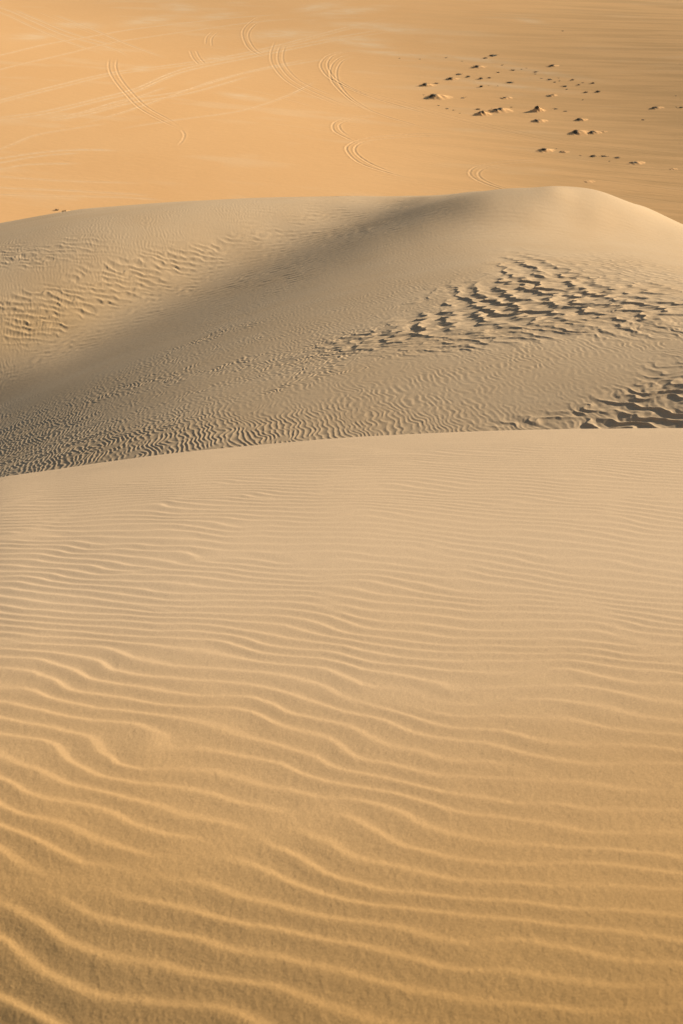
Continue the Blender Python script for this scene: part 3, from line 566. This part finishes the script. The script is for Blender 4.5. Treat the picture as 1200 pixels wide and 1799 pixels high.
def twigs(n, w, d, h, x0=0, z0=None):
    V = []; Fc = []
    for _ in range(n):
        bx, by = random.uniform(-.04, .04), random.uniform(-.04, .04)
        bz = z0(bx+x0, by) if z0 else 0
        tx, ty, tz = bx+random.uniform(-.45, .45)*w, by+random.uniform(-.4, .4)*d, bz+h*random.uniform(.7, 1.15)
        t = .018
        i = len(V)
        for q in range(3):
            a = q*2.094; V.append((bx+x0+t*math.cos(a), by+t*math.sin(a), bz-.04))
        for q in range(3):
            a = q*2.094; V.append((tx+x0+t*.35*math.cos(a), ty+t*.35*math.sin(a), tz))
        for q in range(3): Fc.append((i+q, i+(q+1) % 3, i+3+(q+1) % 3, i+3+q))
    return V, Fc

def mound_fn(w, d, h, seed, ox=0, oy=0, zg=0):
    rr = random.Random(seed); ph = [rr.uniform(0, 6) for _ in range(6)]
    def f(x, y):
        u, v = x/(w*.5), y/(d*.5)
        if u > .05: u = .05+(u-.05)*.72           # long tail of drifted sand on the right
        q = u*u+v*v
        b = 1/(1+(q*1.5)**1.7)*max(0., 1-q/6)
        b *= 1+.22*math.sin(5*u+ph[0])*math.sin(4*v+ph[1])+.13*math.sin(11*u+ph[2]+3*v)+.08*math.sin(17*v+ph[3]-7*u)
        return h*b-.05+plain_z(np.float64(x+ox), np.float64(y+oy))-zg
    return f
def mound_mesh(f, w, d):
    nu, nv = 40, 26; V = []; Fc = []
    for j in range(nv):
        for i in range(nu):
            x = (-.75+2.0*i/(nu-1))*w; y = (-.85+1.7*j/(nv-1))*d
            V.append((x, y, f(x, y)))
    for j in range(nv-1):
        for i in range(nu-1): a = j*nu+i; Fc.append((a, a+1, a+nu+1, a+nu))
    return V, Fc

GROUP = 'scrub scattered over the desert plain'
# picture point, width and height in picture px, kind (t tuft, s shrub, d shrub with drifted sand, m sandy mound with scrub), label
SCRUB = [
 (748,150,16,7,'d','dark shrub with a small drift, at the left end of the scrub patch'),
 (767,146.4,9,3,'s','low bush just right of the leftmost dark shrub'),
 (766,171,27,11,'m','largest dark shrub on a tall sunlit mound at the left of the scrub patch'),
 (793,139,14,6,'d','squat dark shrub below a thin low bush, upper left of the patch'),
 (806,130.5,13,4,'s','thin low bush just above the squat dark shrub'),
 (823,135,9,4.5,'s','ragged brown bush midway between two dark shrubs of the upper row'),
 (839,118,15,6,'d','dark bush with a pale hole in its crown, below the two topmost bushes'),
 (845,138.5,9,5,'s','round black-brown bush with a tiny bush right of it'),
 (860,136.8,8,3,'s','flat dark bush right of the round black-brown one'),
 (845.6,152.4,7,4.5,'s','lone dark bush standing under the round black-brown one'),
 (896,145,13,5,'s','wide dark bush alone in the middle of the patch'),
 (853,102,10,3.5,'s','short bush left of and below the topmost long bush'),
 (867,97.5,17,5,'s','topmost bush of the patch, long and dark'),
 (784,101.4,7,2,'t','faint tuft high on the plain, left of the topmost bushes'),
 (738,103.8,5,1.6,'t','tiny tuft on the bare sand at the far upper left of the patch'),
 (702,102.3,5,1.6,'t','leftmost tuft of all, alone beyond the wheel tracks'),
 (812,107.4,5,1.5,'t','tiny pale tuft left of the topmost bushes'),
 (882,114.3,6,2.2,'t','small dark tuft below and right of the topmost long bush'),
 (902,123.3,8,3,'s','small dark bush leading the short row right of centre'),
 (917,121.5,6,2,'t','second tuft of the short row right of centre'),
 (926,120,5,1.4,'t','third and faintest tuft of the short row right of centre'),
 (941,126.5,9,2.5,'s','upper of two thin bushes stacked close together'),
 (941,130,6,2,'t','lower of two thin bushes stacked close together'),
 (875.6,127.2,7,3,'t','brown tuft left of the short row, above the wide dark bush'),
 (744,166.8,5,2,'t','tiny tuft left of the largest shrub mound'),
 (771,185.2,5,2.4,'t','dark tuft below the largest shrub mound'),
 (785.6,191,9,2.6,'t','longer brown tuft in the line running down right from the largest mound'),
 (796.5,193.5,6,2,'t','short tuft touching the end of the longer brown one'),
 (808,199,5,1.6,'t','last and faintest tuft of the line under the largest mound'),
 (875,151,4,1.6,'t','pale dot of scrub lower left of the wide dark bush'),
 (859,150,4,1.4,'t','pale dot of scrub right of the lone dark bush'),
 (888,172,17,4.5,'m','low pale mound with hardly any scrub in the middle of the patch'),
 (840,192,10,3.5,'s','flat dark bush sitting right above a round sandy mound'),
 (846,200.5,18,9,'m','round sandy mound with grey scrub, below a flat dark bush'),
 (876,194.5,27,9,'m','broad streaky mound with scrub right of the round sandy one'),
 (898.6,188.2,6,2.4,'t','dark tuft off the right end of the broad streaky mound'),
 (943,194.5,14,10,'m','steep rust-brown mound near the centre right of the patch'),
 (945,212.8,20,7,'m','rippled low mound directly under the steep rust-brown one'),
 (813,172,12,2,'t','thin dry line of scrub right of the largest shrub mound'),
 (971.3,115.8,12,5,'d','dark bush with a tail, highest of the right half of the patch'),
 (952,137.6,6,2,'t','leftmost small tuft of the right-hand cluster'),
 (966,139.6,10,3.5,'s','widest bush at the left of the right-hand cluster'),
 (975,144.3,6,2.6,'t','tuft under the widest bush of the right-hand cluster'),
 (982,137.2,5,1.8,'t','upper of two tufts right of the widest bush of the cluster'),
 (983,142.1,5,2,'t','lower of two tufts right of the widest bush of the cluster'),
 (993,152,10,4,'s','dark bush with a smaller one tucked under it'),
 (996,157,6,2.4,'t','small tuft tucked under a dark bush of the right-hand cluster'),
 (1006,140.4,8,3.4,'s','slanted dark bush at the top of the right-hand cluster'),
 (1017,149.2,7,3,'s','small dark bush in the very middle of the right-hand cluster'),
 (1024,145.2,6,2,'t','narrow tuft above right of the cluster middle'),
 (1042,146.3,8,4,'s','dark bush at the upper right corner of the cluster'),
 (1029,162.2,8,4,'s','dark bush at the lower edge of the cluster, left of a two-part bush'),
 (1050.6,161.2,9,5,'s','two-part dark bush at the lower right corner of the cluster'),
 (1024,175.5,5,2,'t','lone dark dot of scrub well below the right-hand cluster'),
 (968,168,15,4.5,'m','small brown mound with a trailing tail, below the right-hand cluster'),
 (977,191.2,10,3,'t','thin brown tuft right of the steep rust-brown mound'),
 (993.5,195.2,9,3,'t','second thin brown tuft, further right of the rust-brown mound'),
 (1020,210.6,16,6,'m','dark scrubby mound above the big mound with a black side'),
 (1016,233.5,26,9,'m','big sandy mound with a black shaded left side'),
 (1043,233,18,6.5,'m','middle-sized mound right beside the big black-sided one'),
 (1061,231.5,11,2.6,'m','flat pale mound at the right end of the row of three mounds'),
 (1130,210.5,8,3,'t','lonely thin tuft with a dark streak, below the right-hand lone bush'),
 (1152,189.8,15,6,'d','lone spreading dark bush at the far right of the plain'),
 (1197,188.6,8,3,'s','dark bush cut by the right edge of the view'),
 (1188,168.4,5,1.8,'t','tiny tuft near the right edge, above the lone spreading bush'),
 (1189,188.2,5,1.8,'t','pale tuft just left of the bush at the right edge'),
 (956,264.5,21,8,'m','grey-brown mound with rough scrub at the left of the lowest row'),
 (990,267,14,4,'m','low scrubby mound second in the lowest row'),
 (978,261.4,5,1.6,'t','tiny tuft above the gap between the first two mounds of the lowest row'),
 (1042,274.6,12,5.5,'s','blackest bush of the lowest row'),
 (1061,274.4,13,3.6,'s','pair-like flat bush right of the blackest one'),
 (1084.5,277.2,13,3.4,'s','stretched thin bush towards the right of the lowest row'),
 (1116,286.5,22,6,'m','smooth sandy mound at the right end of the lowest row'),
 (1070.5,283.3,6,1.8,'t','faint dot of scrub below the flat bush of the lowest row'),
 (1020,273,7,1.8,'t','thin tuft left of the blackest bush'),
 (1034,319,18,3.5,'m','bare faint mound just above the crest of the middle dune'),
 (1182,297,13,3.5,'m','bare faint mound by the right edge, below the lowest row'),
 (989,54.3,6,2,'t','highest tuft of all, alone far up the plain'),
 (100,369,7,3.5,'s','dark pair of clumps left of a crumbly mound above the dune crest'),
 (115,371,13,4,'m','crumbly small mound at the far left above the dune crest'),
]
for n_, (pu, pv, wpx, hpx, kind, label) in enumerate(SCRUB):
    x, y, zg = plain_point(pu, pv)
    dep = math.hypot(y, zg)
    W = wpx*dep/FPX; H = (max(.45*hpx, hpx-.2*wpx) if kind != 'm' else max(.4*hpx, hpx-.25*wpx))*dep/FPX; D_ = W*.8
    if kind == 't':
        V, Fc = leaves(max(26, int(60*W)), W, D_, H)
        o = link('scrub_tuft', V, Fc, M_leaf); cat = 'tuft'
    else:
        o = bpy.data.objects.new({'s': 'desert_shrub', 'd': 'desert_shrub', 'm': 'scrub_mound'}[kind], None); COL.objects.link(o)
        o.empty_display_size = .3
        cat = 'mound' if kind == 'm' else 'shrub'
        if kind == 's':
            V, Fc = leaves(int(150+90*W), W*.95, D_, H); link('foliage', V, Fc, M_leaf, o)
            V, Fc = twigs(9, W*.8, D_, H); link('stems', V, Fc, M_twig, o)
        elif kind == 'd':
            f = mound_fn(W*1.5, D_*1.3, H*.6, n_, x, y, zg)
            V, Fc = mound_mesh(f, W*1.5, D_*1.3); link('sand_drift', V, Fc, M_far, o, True)
            V, Fc = leaves(int(220+90*W), W*.8, D_*.9, H*.75, -.12*W, f); link('foliage', V, Fc, M_leaf, o)
            V, Fc = twigs(10, W*.7, D_*.8, H*.7, -.12*W, f); link('stems', V, Fc, M_twig, o)
        else:
            f = mound_fn(W*1.15, D_*1.25, H, n_, x, y, zg)
            V, Fc = mound_mesh(f, W*1.15, D_*1.25); link('sand_mound', V, Fc, M_far, o, True)
            bare = any(q in label for q in ('bare', 'smooth', 'pale', 'rippled', 'crumbly'))
            big = 'black' in label or 'largest' in label
            if not label.startswith('bare'):
                V, Fc = leaves(int((40 if bare else 260 if big else 170)*W), W*(.55 if big else .75), D_*.9, H*(.7 if big else .4), -.2*W if big else -.05*W, f)
                link('foliage', V, Fc, M_leaf, o)
                V, Fc = twigs(12, W*.6, D_*.7, H*.4, -.1*W, f); link('stems', V, Fc, M_twig, o)
    o.location = (x, y, zg)
    o['label'] = label; o['category'] = cat; o['group'] = GROUP


# ------------------------------------------------------------------ light
SUN_AZ = math.radians(66)      # from straight ahead (+Y) towards the right (+X)
SUN_EL = math.radians(19)
sd = bpy.data.lights.new('sun', 'SUN'); sd.energy = 4.9; sd.angle = math.radians(.53); sd.color = (1, .87, .70)
so = bpy.data.objects.new('sun', sd); COL.objects.link(so)
from mathutils import Vector
dirv = Vector((math.cos(SUN_EL)*math.sin(SUN_AZ), math.cos(SUN_EL)*math.cos(SUN_AZ), math.sin(SUN_EL)))
so.rotation_euler = dirv.to_track_quat('Z', 'Y').to_euler()
so.location = (60, 30, 60)
w = bpy.data.worlds.new('World'); sc.world = w; w.use_nodes = True
nt = w.node_tree
bg = nt.nodes['Background']; sky = nt.nodes.new('ShaderNodeTexSky')
sky.sky_type = 'NISHITA'; sky.sun_disc = False
sky.sun_elevation = SUN_EL; sky.sun_rotation = SUN_AZ
sky.dust_density = 3.0
nt.links.new(sky.outputs[0], bg.inputs[0]); bg.inputs[1].default_value = .05
vs = sc.view_settings
vs.view_transform = 'Standard'; vs.look = 'None'; vs.gamma = 1; vs.use_curve_mapping = False
vs.exposure = 1.0
